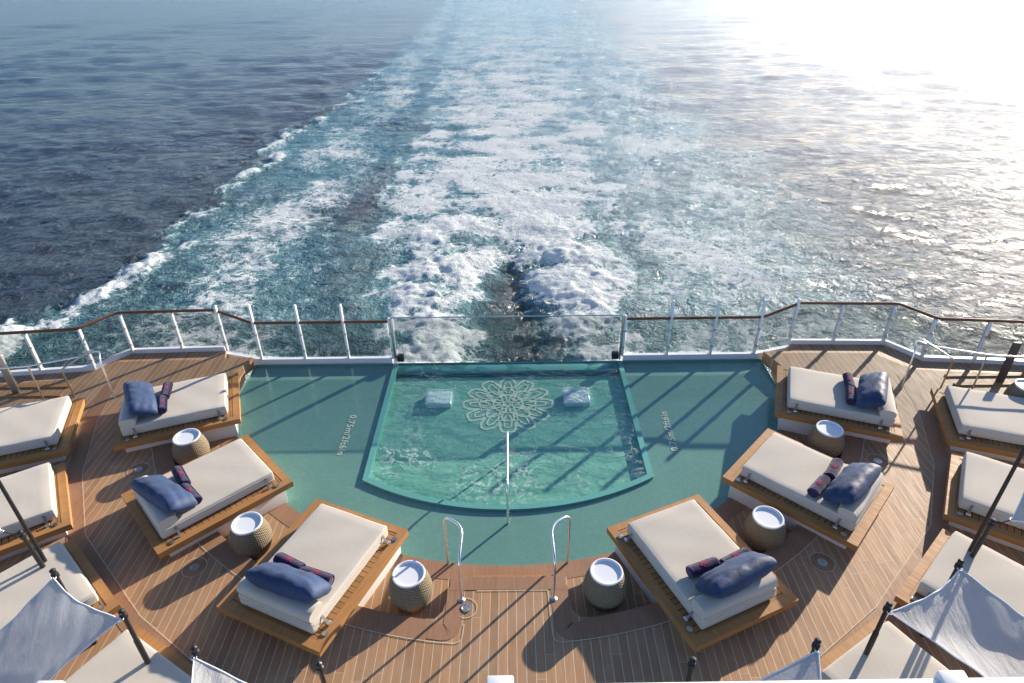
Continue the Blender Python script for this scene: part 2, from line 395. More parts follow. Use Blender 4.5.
# ------------------------------------------------------------------ sea
SEA_Z = -16.0
def build_sea():
    Y = [-900, -500, -250, -120, -60, -30, -12, 0, 8, 14, 18, 21, 24, 26, 28]; y = 29.0
    while y < 6000:
        Y.append(y); y += max(.16, (y / 45) ** 2 * .15) if y < 500 else y * .12
    Y = np.array(Y)
    u = np.concatenate([[-3.2, -2.2, -1.6, -1.2, -1.0, -.9], np.linspace(-.84, .84, 760), [.9, 1.0, 1.2, 1.6, 2.2, 3.2]])
    X = u[None, :] * (np.maximum(Y, 14)[:, None] + 30); YY = np.repeat(Y[:, None], len(u), 1)
    dY = np.gradient(Y)[:, None]; dX = np.gradient(u)[None, :] * (np.maximum(Y, 14)[:, None] + 30)
    sp = np.maximum(np.abs(dX), np.abs(dY) * .8)
    Zw = np.zeros_like(X)
    rr = np.random.default_rng(5)
    main = R(262)
    wx = X + 1.5 * pnoise(X * .07, YY * .07); wy = YY + 1.5 * pnoise(X * .07 + 31, YY * .07)
    for i in range(60):
        lam = .8 * (8.0 ** rr.random()); th = main + rr.normal(0, .5); k = 2 * PI / lam; ph = rr.uniform(0, 2 * PI)
        amp = .0050 * lam ** .62 * rr.uniform(.6, 1.2)
        att = np.clip((lam / sp - 2.2) / 2.5, 0, 1)
        s = np.sin(k * (math.cos(th) * wx + math.sin(th) * wy) + ph)
        Zw += amp * att * (s + .25 * np.cos(2 * k * (math.cos(th) * wx + math.sin(th) * wy) + 2 * ph))
    for i in range(26):
        lam = 5.0 * (3.6 ** rr.random()); th = main + rr.normal(0, .45); k = 2 * PI / lam; ph = rr.uniform(0, 2 * PI)
        att = np.clip((lam / sp - 2.0) / 2.0, 0, 1)
        Zw += .0034 * lam ** .9 * rr.uniform(.6, 1.2) * att * np.sin(k * (math.cos(th) * wx + math.sin(th) * wy) + ph)
    gust = .8 + .5 * pnoise(X * .02, YY * .015)
    Zw *= gust
    # ---- wake
    Yc = np.clip(YY, 0, 420)
    wob = 1.6 * fbm(YY * .07, X * 0 + 3.3, 3)
    lump_e = fbm(X * .18 + 33, YY * .12, 4, .6)
    cl = -.9 * lump_e + np.interp(Yc, [30, 40, 48, 59, 78, 103, 146, 240, 380, 420], [-7.5, -9, -10.9, -13.0, -14.1, -14.7, -16.8, -19.8, -25, -27]) + wob + 1.0 * fbm(X * .3, YY * .16, 3)
    cr = 1.2 * lump_e + np.interp(Yc, [30, 40, 48, 60, 76, 101, 144, 235, 370, 420], [8.5, 9.8, 11.1, 12.5, 13.4, 14.7, 17, 22, 28, 31]) + 1.4 * fbm(YY * .08 + 40, X * 0, 3) + .9 * fbm(X * .3 + 9, YY * .16, 3)
    vl = np.interp(Yc, [30, 42, 54, 67, 80, 97, 126, 192, 346, 420], [-38, -37, -35, -35, -34.5, -35, -32, -30, -32.5, -33]) + 2.0 * fbm(YY * .06 + 7, X * 0 + 1, 3, .6) + 1.6 * fbm(X * .13 + 3, YY * .11, 4, .65)
    vr = np.interp(Yc, [30, 45, 110, 420], [33, 34, 34, 36]) + 1.2 * fbm(YY * .06 + 70, X * 0 + 1, 3)
    half = (cr - cl) * .5; mid = (cr + cl) * .5; t = (X - mid) / half           # -1..1 across the churned band
    lump0 = fbm(X * .35 + 77, YY * .25, 4, .6)
    inside = sstep(1.12, .80, np.abs(t) + .12 * lump0) * (YY > 5)
    decay = np.interp(Yc, [30, 60, 100, 170, 260, 400, 420], [1, 1, .88, .66, .46, .34, .30])
    lump = fbm(X * .22, YY * .15, 5, .55); lumps = fbm(X * .22, YY * .15, 2, .45); lump2 = fbm(X * .55 + 50, YY * .42, 3, .5)
    roll = fbm(X * .11 + 3, YY * .28 + .04 * X * np.sign(X), 4, .5)              # rollers lying across the band
    streak = fbm(X * .16 + 11, YY * .045, 4, .55)
    # the two propeller lobes and the dark slot between them
    slot = np.exp(-(X + .3 - .5 * lump) ** 2 / (2 * np.interp(Yc, [30, 44, 52, 57], [2.7, 2.2, 1.4, .8]) ** 2)) * sstep(59, 49, YY + 2.5 * lump)
    lobe = np.exp(-((np.abs(X + .3) - 6.0) / 3.2) ** 2) * sstep(70, 52, YY)
    ctr = np.exp(-(X / np.interp(Yc, [50, 90, 200, 400], [4.0, 5.0, 10, 16])) ** 2) * sstep(52, 66, YY)
    foam = inside * (decay * (.60 + .26 * lump + .34 * roll + .26 * streak) + .20 * lobe + .24 * ctr * decay - .62 * slot)
    # darker strip alongside, lace further out
    lace = sstep(.0, 3.0, X - vl) * sstep(1.0, -2.0, X - cl)
    lg = np.interp(Yc, [30, 60, 100, 200, 420], [.50, .46, .40, .33, .26])
    dist_c = cl - X
    lprof = .55 + .5 * np.exp(-((dist_c - np.interp(Yc, [40, 80, 200], [11, 8, 5])) / 5.0) ** 2) - .25 * sstep(5, 1, dist_c)
    foam = np.maximum(foam, lace * lg * lprof * (1 + .7 * fbm(X * .13 + 5, YY * .08, 4, .6)))
    lace_r = sstep(-1.0, 2.0, X - cr) * sstep(8.0, -12.0, X - vr)
    lr = np.interp(Yc, [30, 60, 100, 200, 420], [.60, .52, .44, .34, .26])
    dr = X - cr
    foam = np.maximum(foam, lace_r * lr * (.62 + .35 * np.exp(-((dr - 5) / 6) ** 2)) * (1 + .6 * fbm(X * .13 + 25, YY * .08, 4, .6)))
    # breaking crest along the outer edge of the wake
    cb = fbm(X * .2 + 60, YY * .15, 5, .65)
    vg = np.interp(Yc, [30, 60, 100, 140, 240, 420], [1.0, .92, .86, .62, .3, .2])
    crest = np.exp(-((X - vl - 1.2) / np.where(X > vl + 1.2, 2.4, .9)) ** 2) * vg * np.clip(.56 + .85 * cb, .25, .95)
    foam = np.maximum(foam, crest)
    crest_r = np.exp(-((X - vr + 1.0) / 1.8) ** 2) * vg * (.10 + .5 * cb)
    foam = np.maximum(foam, crest_r)
    caps = sstep(.62, .9, fbm(X * .09 + 90, YY * .12, 4, .6)) * .0
    foam = np.clip(np.maximum(foam, caps), 0, .92)
    aer = np.clip(np.maximum(sstep(-1.2, 3.0, X - vl) * sstep(10.0, -16.0, X - vr) * (.70 + .35 * fbm(X * .06, YY * .05, 3)) - .35 * np.exp(-((dist_c - 2.5) / 3.2) ** 2) * sstep(120, 50, YY), inside * .85), 0, 1) * (YY > 0)
    aer *= np.interp(Yc, [0, 60, 200, 420], [1, .95, .8, .6])
    aer = np.clip(aer - .55 * slot, 0, 1)
    # relief of the churned water
    Zw *= 1 - .45 * np.clip(aer * 1.3, 0, 1)
    att = np.clip((1.6 / sp - .4) / 1.5, 0, 1)
    puff = np.abs(fbm(X * .30 + 4, YY * .28, 2, .5)) * 1.2
    hgt = np.interp(Yc, [30, 55, 80, 150, 300], [.50, .45, .20, .09, .04])
    Zw += inside * hgt * att * (.30 * lumps + .26 * roll + .10 * lump2 + .11 * fbm(X * 1.5, YY * 1.3, 2))
    Zw += lobe * inside * (.42 + .14 * lump2 + .10 * fbm(X * 1.1 + 8, YY * .9, 2)) * .8 - slot * inside * .9
    Zw += np.exp(-((X - vl - 1.0) / 1.6) ** 2) * vg * att * (.16 + .4 * cb)
    Zw += lace_r * att * .05 * fbm(X * .7, YY * .6, 3) + lace * att * .07 * fbm(X * .6, YY * .55, 3)
    Zw *= sstep(15, 28, YY)
    nr, nc = X.shape
    co_ = np.stack([X, YY, Zw], -1).reshape(-1, 3).astype(np.float32)
    idx = np.arange(nr * nc).reshape(nr, nc)
    q = np.stack([idx[:-1, :-1], idx[:-1, 1:], idx[1:, 1:], idx[1:, :-1]], -1).reshape(-1, 4)
    me = bpy.data.meshes.new('sea'); me.vertices.add(len(co_)); me.vertices.foreach_set('co', co_.ravel())
    me.loops.add(q.size); me.loops.foreach_set('vertex_index', q.ravel().astype(np.int32))
    me.polygons.add(len(q)); me.polygons.foreach_set('loop_start', np.arange(0, q.size, 4, dtype=np.int32))
    try: me.polygons.foreach_set('loop_total', np.full(len(q), 4, dtype=np.int32))
    except Exception: pass
    me.update(calc_edges=True); me.validate()
    me.polygons.foreach_set('use_smooth', [True] * len(me.polygons))
    for nm, arr in (('foam', foam), ('aeration', aer)):
        a = me.attributes.new(nm, 'FLOAT', 'POINT'); a.data.foreach_set('value', arr.ravel().astype(np.float32))
    o = bpy.data.objects.new('sea', me); C.objects.link(o); o.location = (0, 0, SEA_Z)
    m, nt, out = mat('sea_water'); h = NT(nt)
    fa = nt.nodes.new('ShaderNodeAttribute'); fa.attribute_name = 'foam'
    aa = nt.nodes.new('ShaderNodeAttribute'); aa.attribute_name = 'aeration'
    v = h.coord()
    wv = h.noise(v, .42, 4, out=1)
    wp = nt.nodes.new('ShaderNodeVectorMath'); wp.operation = 'MULTIPLY_ADD'; h.l(wv, wp.inputs[0]); wp.inputs[1].default_value = (3.2, 3.2, 0); h.l(v, wp.inputs[2])
    vw = wp.outputs[0]
    def ridge(vec, s, d=3, r=.55, w=3.4):
        n = h.noise(vec, s, d, r)
        return h.math('SUBTRACT', 1.0, h.math('MULTIPLY', h.math('ABSOLUTE', h.math('SUBTRACT', n, .5)), w), clamp=True)
    r1 = ridge(vw, .42, 3, .55); r2 = ridge(vw, 1.15, 3, .55); r3 = ridge(vw, 3.2, 3, .6)
    soft = h.noise(v, .8, 7, .68)
    L = h.math('ADD', h.math('ADD', h.math('MULTIPLY', r1, .34), h.math('MULTIPLY', r2, .40)), h.math('ADD', h.math('MULTIPLY', soft, .50), h.math('MULTIPLY', r3, .30)))
    thr = h.math('SUBTRACT', 1.50, fa.outputs['Fac'])
    d_ = h.math('SUBTRACT', L, thr)
    sy = nt.nodes.new('ShaderNodeSeparateXYZ'); h.l(v, sy.inputs[0])
    wide = h.ramp(sy.outputs[1], 55, 260, 0, .42)
    ff = h.ramp(d_, h.math('MULTIPLY_ADD', wide, -.6, -.03), h.math('ADD', h.math('MULTIPLY_ADD', fa.outputs['Fac'], .34, .06), wide))
    foam_f = h.math('MULTIPLY', ff, h.ramp(fa.outputs['Fac'], .02, .3))
    deep = (.0026, .0190, .0390); turq = (.058, .165, .172)
    wc = h.mixc(h.ramp(aa.outputs['Fac'], 0, 1, 0, 1, False), deep, turq)
    wc = h.mixc(h.math('MULTIPLY', h.ramp(d_, -.40, .10), h.ramp(aa.outputs['Fac'], 0, .5, 0, .6)), wc, (.13, .30, .32))
    # ripples
    va = h.coord(scale=(1, .72, 1), rot=(0, 0, .25))
    w1 = h.noise(va, 1.5, 6, .64, .4); w2 = h.noise(va, 4.0, 5, .65, .4)
    vb = h.coord(scale=(.75, 1, 1), rot=(0, 0, -.12))
    w0 = h.noise(vb, .46, 5, .62, .5)
    hh = h.math('ADD', h.math('ADD', h.math('MULTIPLY', w1, 1.0), h.math('MULTIPLY', w2, .45)), h.math('MULTIPLY', w0, 3.0))
    hh = h.math('MULTIPLY', hh, h.math('SUBTRACT', 1.0, h.math('MULTIPLY', aa.outputs['Fac'], .55)))
    nrm = h.bump(hh, 1.0, .66)
    fb = h.bump(h.math('ADD', L, h.math('MULTIPLY', h.noise(v, 3.0, 7, .75), 1.2)), .6, .16)
    wb = h.pbsdf(wc, .16, nrm, spec=.46, IOR=1.333)
    fdet = h.math('ADD', h.math('MULTIPLY', h.noise(v, 2.6, 8, .75), .9), h.math('MULTIPLY', h.math('ADD', r2, r3), .30))
    fc = h.mixc(h.ramp(fdet, .62, 1.02), (.55, .68, .655), (.91, .93, .915))
    fdd = nt.nodes.new('ShaderNodeBsdfDiffuse'); h.l(fc, fdd.inputs[0]); h.l(fb, fdd.inputs['Normal'])
    ftr = nt.nodes.new('ShaderNodeBsdfTranslucent'); h.l(fc, ftr.inputs[0]); h.l(fb, ftr.inputs['Normal'])
    fd = nt.nodes.new('ShaderNodeMixShader'); fd.inputs[0].default_value = .25; h.l(fdd.outputs[0], fd.inputs[1]); h.l(ftr.outputs[0], fd.inputs[2])
    mx = nt.nodes.new('ShaderNodeMixShader'); h.l(foam_f, mx.inputs[0]); h.l(wb.outputs[0], mx.inputs[1]); h.l(fd.outputs[0], mx.inputs[2])
    h.l(mx.outputs[0], out.inputs[0]); me.materials.append(m)
    struct(o)
build_sea()

# ------------------------------------------------------------------ decks
CX, CY = 0.0, 13.5
RB, RN, RM = 6.45, 7.66, 8.0           # basin edge, niche edge, margin line
LOW = -.20
def half_angle(r, y): return math.degrees(math.acos(min(1, (CY - y) / r)))   # from straight down
def upper_inner():
    """inner outline of the upper deck, from far left round to far right"""
    a = math.degrees(math.asin(.93 / RN))
    left = [(-6.22, 13.14), (-6.62, 12.0), (-6.95, 11.1)]
    a0 = 180 + math.degrees(math.atan2(CY - 10.45, 6.95)) ;
    pts = [p for p in arc(CX, CY, RN, 204, 270 - a - 2.6, 40)]
    cor = [(-1.08, CY - RN + .11), (-.97, CY - RN + .24), (-.93, CY - RN + .45), (-.93, 6.66)]
    top = [(-.55, 6.69), (0, 6.68), (.55, 6.69)]
    lft = left + pts + cor
    return lft + [(-.93 + .0, 6.66)][:0] + top + [(-x, y) for x, y in lft[::-1]]
inner = upper_inner()
out_r = [(6.9, 13.14), (7.0, 13.5), (9.42, 13.42), (9.9, 12.72), (12.6, 12.42), (13.6, 10.0), (13.6, 1.2)]
poly = inner + out_r + [(-x, y) for x, y in out_r[::-1]]
bm = bmesh.new(); prism(bm, poly, -.30, 0, cap=False); struct(link('upper_deck', bm, M['deck'], smooth=False))
# lower ring of deck round the pool
ring_o = arc(CX, CY, RN + .10, 185, 355, 90); ring_i = arc(CX, CY, RB, 355, 185, 90)
bm = bmesh.new(); prism(bm, ring_o + ring_i, LOW - .3, LOW, cap=False); struct(link('lower_deck', bm, M['deck'], smooth=False))
# margins (boards running round the edges)
bm = bmesh.new(); z = LOW + .004
ribbon(bm, arc(CX, CY, RB + .165, 190, 350, 90), .33, z)
struct(link('pool_margin', bm, M['margin'], smooth=False))
bm = bmesh.new()
ribbon(bm, arc(CX, CY, RN - .045, 196, 262.9, 50), .09, z); ribbon(bm, arc(CX, CY, RN - .045, 277.1, 344, 50), .09, z)
struct(link('niche_margin', bm, M['margin'], smooth=False))
bm = bmesh.new(); z = .004
for s in (1, -1):
    pts = [(s * x, y) for x, y in arc(CX, CY, (RN + RM) / 2, 206, 261.5, 40)]
    ribbon(bm, pts, RM - RN, z)
    ax, ay = pts[-1]
    cur = rounded([(ax, ay, 0), (s * -.83, ay - .055, 0), (s * -.80, 6.05, 0), (s * -.80, 6.5, 0)], .42, 8)
    ribbon(bm, [(p.x, p.y) for p in cur], .26, z + .004 if False else z + .0015)
ribbon(bm, [(-.9, 6.55), (0, 6.555), (.9, 6.55)], .235, z + .003)
struct(link('walkway_margin', bm, M['margin'], smooth=False))
bm = bmesh.new(); z = .009
for s in (1, -1):
    o1 = [(s * x, y) for x, y in arc(CX, CY, RM, 206, 262.2, 40)]
    cur = rounded([(o1[-1][0], o1[-1][1], 0), (s * -.66, o1[-1][1] - .04, 0), (s * -.64, 5.85, 0)], .34, 8)
    ribbon(bm, o1, .014, z); ribbon(bm, [(p.x, p.y) for p in cur], .014, z)
    # line along the outer beds
    ed = [(-8.95, 12.1), (-8.70, 10.77), (-8.10, 9.12), (-7.20, 7.62), (-5.50, 6.05), (-3.6, 4.78), (-2.0, 4.2)]
    ribbon(bm, [(-s * x, y) for x, y in ed], .014, z)
# ring of caulk round the drain beside the step, and the step line
dr = [(-.63 + .17 * math.cos(R(a)), 6.12 + .17 * math.sin(R(a))) for a in range(-120, 121, 12)]
ribbon(bm, dr, .013, z); ribbon(bm, [(-.48, 6.42), (.62, 6.42)], .013, z); ribbon(bm, [(.62, 6.42), (.64, 5.85)], .013, z)
struct(link('deck_caulking', bm, M['caulk'], smooth=False))
bm = bmesh.new()
for s in (1, -1):
    ed = [(-9.1, 12.1), (-8.84, 10.7), (-8.24, 9.04), (-7.32, 7.52), (-5.6, 5.93), (-3.68, 4.65), (-2.0, 4.05)]
    ribbon(bm, [(-s * x, y) for x, y in ed], .27, .004)
struct(link('daybed_margin', bm, M['margin'], smooth=False))
# lighter tread in front of the step
bm = bmesh.new(); box(bm, -.60, .60, 6.74, 6.86, LOW + .002, LOW + .012); struct(link('step_tread', bm, M['bedwood'], smooth=False))
# flights of steps going down outside at both sides
for s in (1, -1):
    bm = bmesh.new()
    for k in range(2):
        box(bm, 10.0 + .0, 13.5, 11.62 + .34 * k, 11.72 + .34 * k, 0.004, .03)
    for v in bm.verts: v.co.x *= s
    struct(link('step_edge', bm, M['bedwood'], smooth=False))
# camera-side deck above: outside view. hull below the decks
hp = [(-6.22, 13.32), (6.22, 13.32), (7.0, 13.62), (9.5, 13.54), (10.0, 12.84), (12.75, 12.5), (13.75, 10.0), (13.75, -14), (-13.75, -14), (-13.75, 10), (-12.75, 12.5), (-10, 12.84), (-9.5, 13.54), (-7.0, 13.62)]
bm = bmesh.new(); prism(bm, hp, SEA_Z - 1.5, -1.75); o = link('ship_hull', bm, M['hull'], smooth=False)
tag(o, 'white stern of the ship below the pool deck', 'ship hull')

# ------------------------------------------------------------------ pools
sp_ = thing('shallow_pool', 'wide shallow teal tiled basin around the plunge pool with depth markings', 'pool')
XS = 6.18
def basin_poly(r, xs, ytop):
    a = math.degrees(math.acos(xs / r)); y = CY - math.sqrt(r * r - xs * xs)
    return [(-xs, ytop)] + arc(CX, CY, r, 180 + a, 360 - a, 70) + [(xs, ytop)]
bp = basin_poly(RB, XS, 13.12)
bm = bmesh.new()
prev = None
rimp = [(-XS, 13.12)] + bp[1:-1] + [(XS, 13.12)]
for a, b in zip(rimp, rimp[1:] + rimp[:1]):
    bm.faces.new([bm.verts.new((a[0], a[1], -.47)), bm.verts.new((b[0], b[1], -.47)), bm.verts.new((b[0], b[1], -.205)), bm.verts.new((a[0], a[1], -.205))])
link('basin_wall', bm, M['tile'], sp_, smooth=False)
RI = 5.18; CI = 13.6; XI = 2.68
def inner_poly(off, ytop):
    r = RI + off; x = XI + off; a = math.degrees(math.acos(x / r))
    return [(-x, ytop)] + arc(0, CI, r, 180 + a, 360 - a, 40) + [(x, ytop)]
bm = bmesh.new(); sheet(bm, bp[:1] + bp[1:-1] + [(XS, 13.12)] + inner_poly(.12, 13.12)[::-1], -.268); link('basin_floor', bm, M['tile'], sp_, smooth=False, flat_up=True)
# depth markings
def text_mesh(body, size):
    cu = bpy.data.curves.new('t', 'FONT'); cu.body = body; cu.size = size; cu.align_x = 'CENTER'; cu.align_y = 'CENTER'; cu.extrude = .001; cu.offset = .005
    cu.space_character = 1.12
    to = bpy.data.objects.new('t', cu); C.objects.link(to)
    dg = bpy.context.evaluated_depsgraph_get(); me = bpy.data.meshes.new_from_object(to.evaluated_get(dg))
    C.objects.unlink(to); bpy.data.objects.remove(to); bpy.data.curves.remove(cu); return me
tm = text_mesh('0.75m/2ft6in', .235); tm.materials.append(M['mark'])
for s in (-1, 1):
    o = bpy.data.objects.new('depth_marking', tm); C.objects.link(o); o.parent = sp_
    o.location = (s * 3.40, 10.52, -.262); o.rotation_euler = (0, 0, R(90) * s + R(-.6)); o.scale = (.96, .86, 1)
    o['label'] = 'pale lettering reading 0.75m/2ft6in'
# still water
bm = bmesh.new(); ip = inner_poly(.10, 13.12)
sheet(bm, bp[:1] + bp[1:-1] + [(XS, 13.12)] + ip[::-1], -.222)
struct(link('shallow_water', bm, M['still_water'], smooth=False, flat_up=True))

pp = thing('plunge_pool', 'inner plunge pool with churning green water and pale lotus motif on its floor', 'pool')
i0, i1 = inner_poly(0, 13.10), inner_poly(.115, 13.10)
FLZ = -.34
bm = bmesh.new()
def wallstrip(bm, p, za, zb):
    for a, b in zip(p, p[1:]):
        bm.faces.new([bm.verts.new((a[0], a[1], za)), bm.verts.new((b[0], b[1], za)), bm.verts.new((b[0], b[1], zb)), bm.verts.new((a[0], a[1], zb))])
A = [[bm.verts.new((x, y, z)) for x, y in pl] for pl, z in ((i0, FLZ), (i0, -.212), (i1, -.214), (i1, -.47))]
for r0, r1 in zip(A, A[1:]):
    for k in range(len(r0) - 1): bm.faces.new((r0[k], r0[k + 1], r1[k + 1], r1[k]))
link('pool_rim', bm, M['tile_rim'], pp, smooth=False)
bm = bmesh.new(); sheet(bm, i0, FLZ); link('pool_floor', bm, M['tile_inner'], pp, smooth=False)
bm = bmesh.new()
box(bm, -XI + .003, XI - .003, 12.78, 13.16, FLZ, -.235, .01); link('weir_ledge', bm, M['tile_rim'], pp)
bm = bmesh.new(); box(bm, -XI + .003, XI - .003, 12.68, 12.73, FLZ + .002, -.30, .01); link('overflow_channel', bm, M['channel'], pp)
# lotus motif: petals drawn as pale lines
bm = bmesh.new(); LX, LY, LZ = 0.0, 11.60, FLZ + .006
def petal(r0, r1, half, ang, pinch=1.0, n=18):
    P_ = []
    for i in range(n + 1):
        t = -1 + 2 * i / n
        rr = r0 + (r1 - r0) * (1 - abs(t) ** 2.4)
        aa = ang + half * math.copysign(abs(t) ** .8, t) * (1.0 if abs(t) < .7 else 1)
        rr = rr * .87 + .012 * math.sin(7 * t + ang * 5) + .014 * math.sin(19 * rr * math.cos(aa) + 3) * math.cos(15 * rr * math.sin(aa))
        P_.append((LX + rr * math.cos(aa), LY + rr * math.sin(aa) * .98))
    return P_
for k in range(12): ribbon(bm, petal(.78, 1.16, PI / 12 * .98, k * PI / 6 + PI / 2), .06, LZ + 0 + .0003 * (k % 3), taper=True)
for k in range(12): ribbon(bm, petal(.55, .98, PI / 12 * .6, k * PI / 6 + PI / 2), .042, LZ + .001 + .0003 * (k % 3), taper=True)
for k in range(8): ribbon(bm, petal(.34, .72, PI / 8 * .95, k * PI / 4), .048, LZ + .002 + .0003 * (k % 3), taper=True)
for k in range(12): ribbon(bm, petal(.48, .74, PI / 12 * .7, (k + .5) * PI / 6), .034, LZ + .003 + .0003 * (k % 3), taper=True)
for k in range(8): ribbon(bm, petal(.20, .48, PI / 8 * .6, (k + .5) * PI / 4), .04, LZ + .004 + .0003 * (k % 3), taper=True)
ribbon(bm, [(LX + .33 * math.cos(R(a)), LY + .33 * math.sin(R(a))) for a in range(0, 360, 12)], .035, LZ + .005, closed=True)
for k in range(6): ribbon(bm, petal(.04, .26, PI / 6 * .9, k * PI / 3), .03, LZ + .006 + .0003 * (k % 3), taper=True)
ribbon(bm, [(LX + .10 * math.cos(R(a)), LY + .10 * math.sin(R(a))) for a in range(0, 360, 24)], .03, LZ + .007, closed=True)
link('lotus_motif', bm, M['mark'], pp, smooth=False)
for s in (-1, 1):
    bm = bmesh.new(); box(bm, s * 1.56 - .29, s * 1.56 + .29, 11.48, 11.98, -.36, -.225, .03, 3)
    for v in bm.verts: v.co.z += .012 * math.sin(v.co.x * 37) * math.cos(v.co.y * 29)
    link('jet_block', bm, M['hatch'], pp)
# churning water as a fine grid
def plunge_water():
    nx, ny = 150, 170; xs = np.linspace(-1, 1, nx); me = bpy.data.meshes.new('plunge_water')
    V = []; Fq = []
    ys = np.linspace(0, 1, ny)
    gx, gy = np.meshgrid(xs, ys)
    X = gx * (XI - .004); yb = CI - np.sqrt(RI ** 2 - X ** 2) + .004; Yv = yb + (13.13 - yb) * gy
    Z = .016 * fbm(X * 2.2, Yv * 3.8, 4) + .02 * fbm(X * .8 + 9, Yv * 1.2, 3)
    # ripples running out from the middle
    d = np.hypot(X * .75, Yv - 12.3); Z += .012 * np.sin(d * 13 + 3 * fbm(X * .6, Yv * .6, 2)) * np.exp(-((d - 3.2) / 1.6) ** 2)
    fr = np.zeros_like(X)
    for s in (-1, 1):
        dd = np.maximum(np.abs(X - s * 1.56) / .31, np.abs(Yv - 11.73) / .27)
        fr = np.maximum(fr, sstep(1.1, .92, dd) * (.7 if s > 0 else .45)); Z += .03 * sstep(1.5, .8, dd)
    Z *= sstep(0, .05, gy) * sstep(1.0, .97, np.abs(gx)); Z -= .222
    Z = Z - .012 * sstep(12.6, 12.95, Yv)
    co_ = np.stack([X, Yv, Z], -1).reshape(-1, 3).astype(np.float32); idx = np.arange(nx * ny).reshape(ny, nx)
    q = np.stack([idx[:-1, :-1], idx[:-1, 1:], idx[1:, 1:], idx[1:, :-1]], -1).reshape(-1, 4)
    me.from_pydata(co_.tolist(), [], q.tolist()); me.polygons.foreach_set('use_smooth', [True] * len(me.polygons))
    near = Yv - yb; lc = .30 + .9 * np.exp(-((near - .7) / .8) ** 2) + .35 * sstep(.6, -1.0, X / XI)  # painted caustic lines strongest by the near arc and on the left
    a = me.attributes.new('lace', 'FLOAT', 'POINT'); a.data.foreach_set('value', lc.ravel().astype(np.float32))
    a = me.attributes.new('froth_caustics', 'FLOAT', 'POINT'); a.data.foreach_set('value', fr.ravel().astype(np.float32))
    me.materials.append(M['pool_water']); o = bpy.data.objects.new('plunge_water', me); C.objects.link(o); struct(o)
plunge_water()

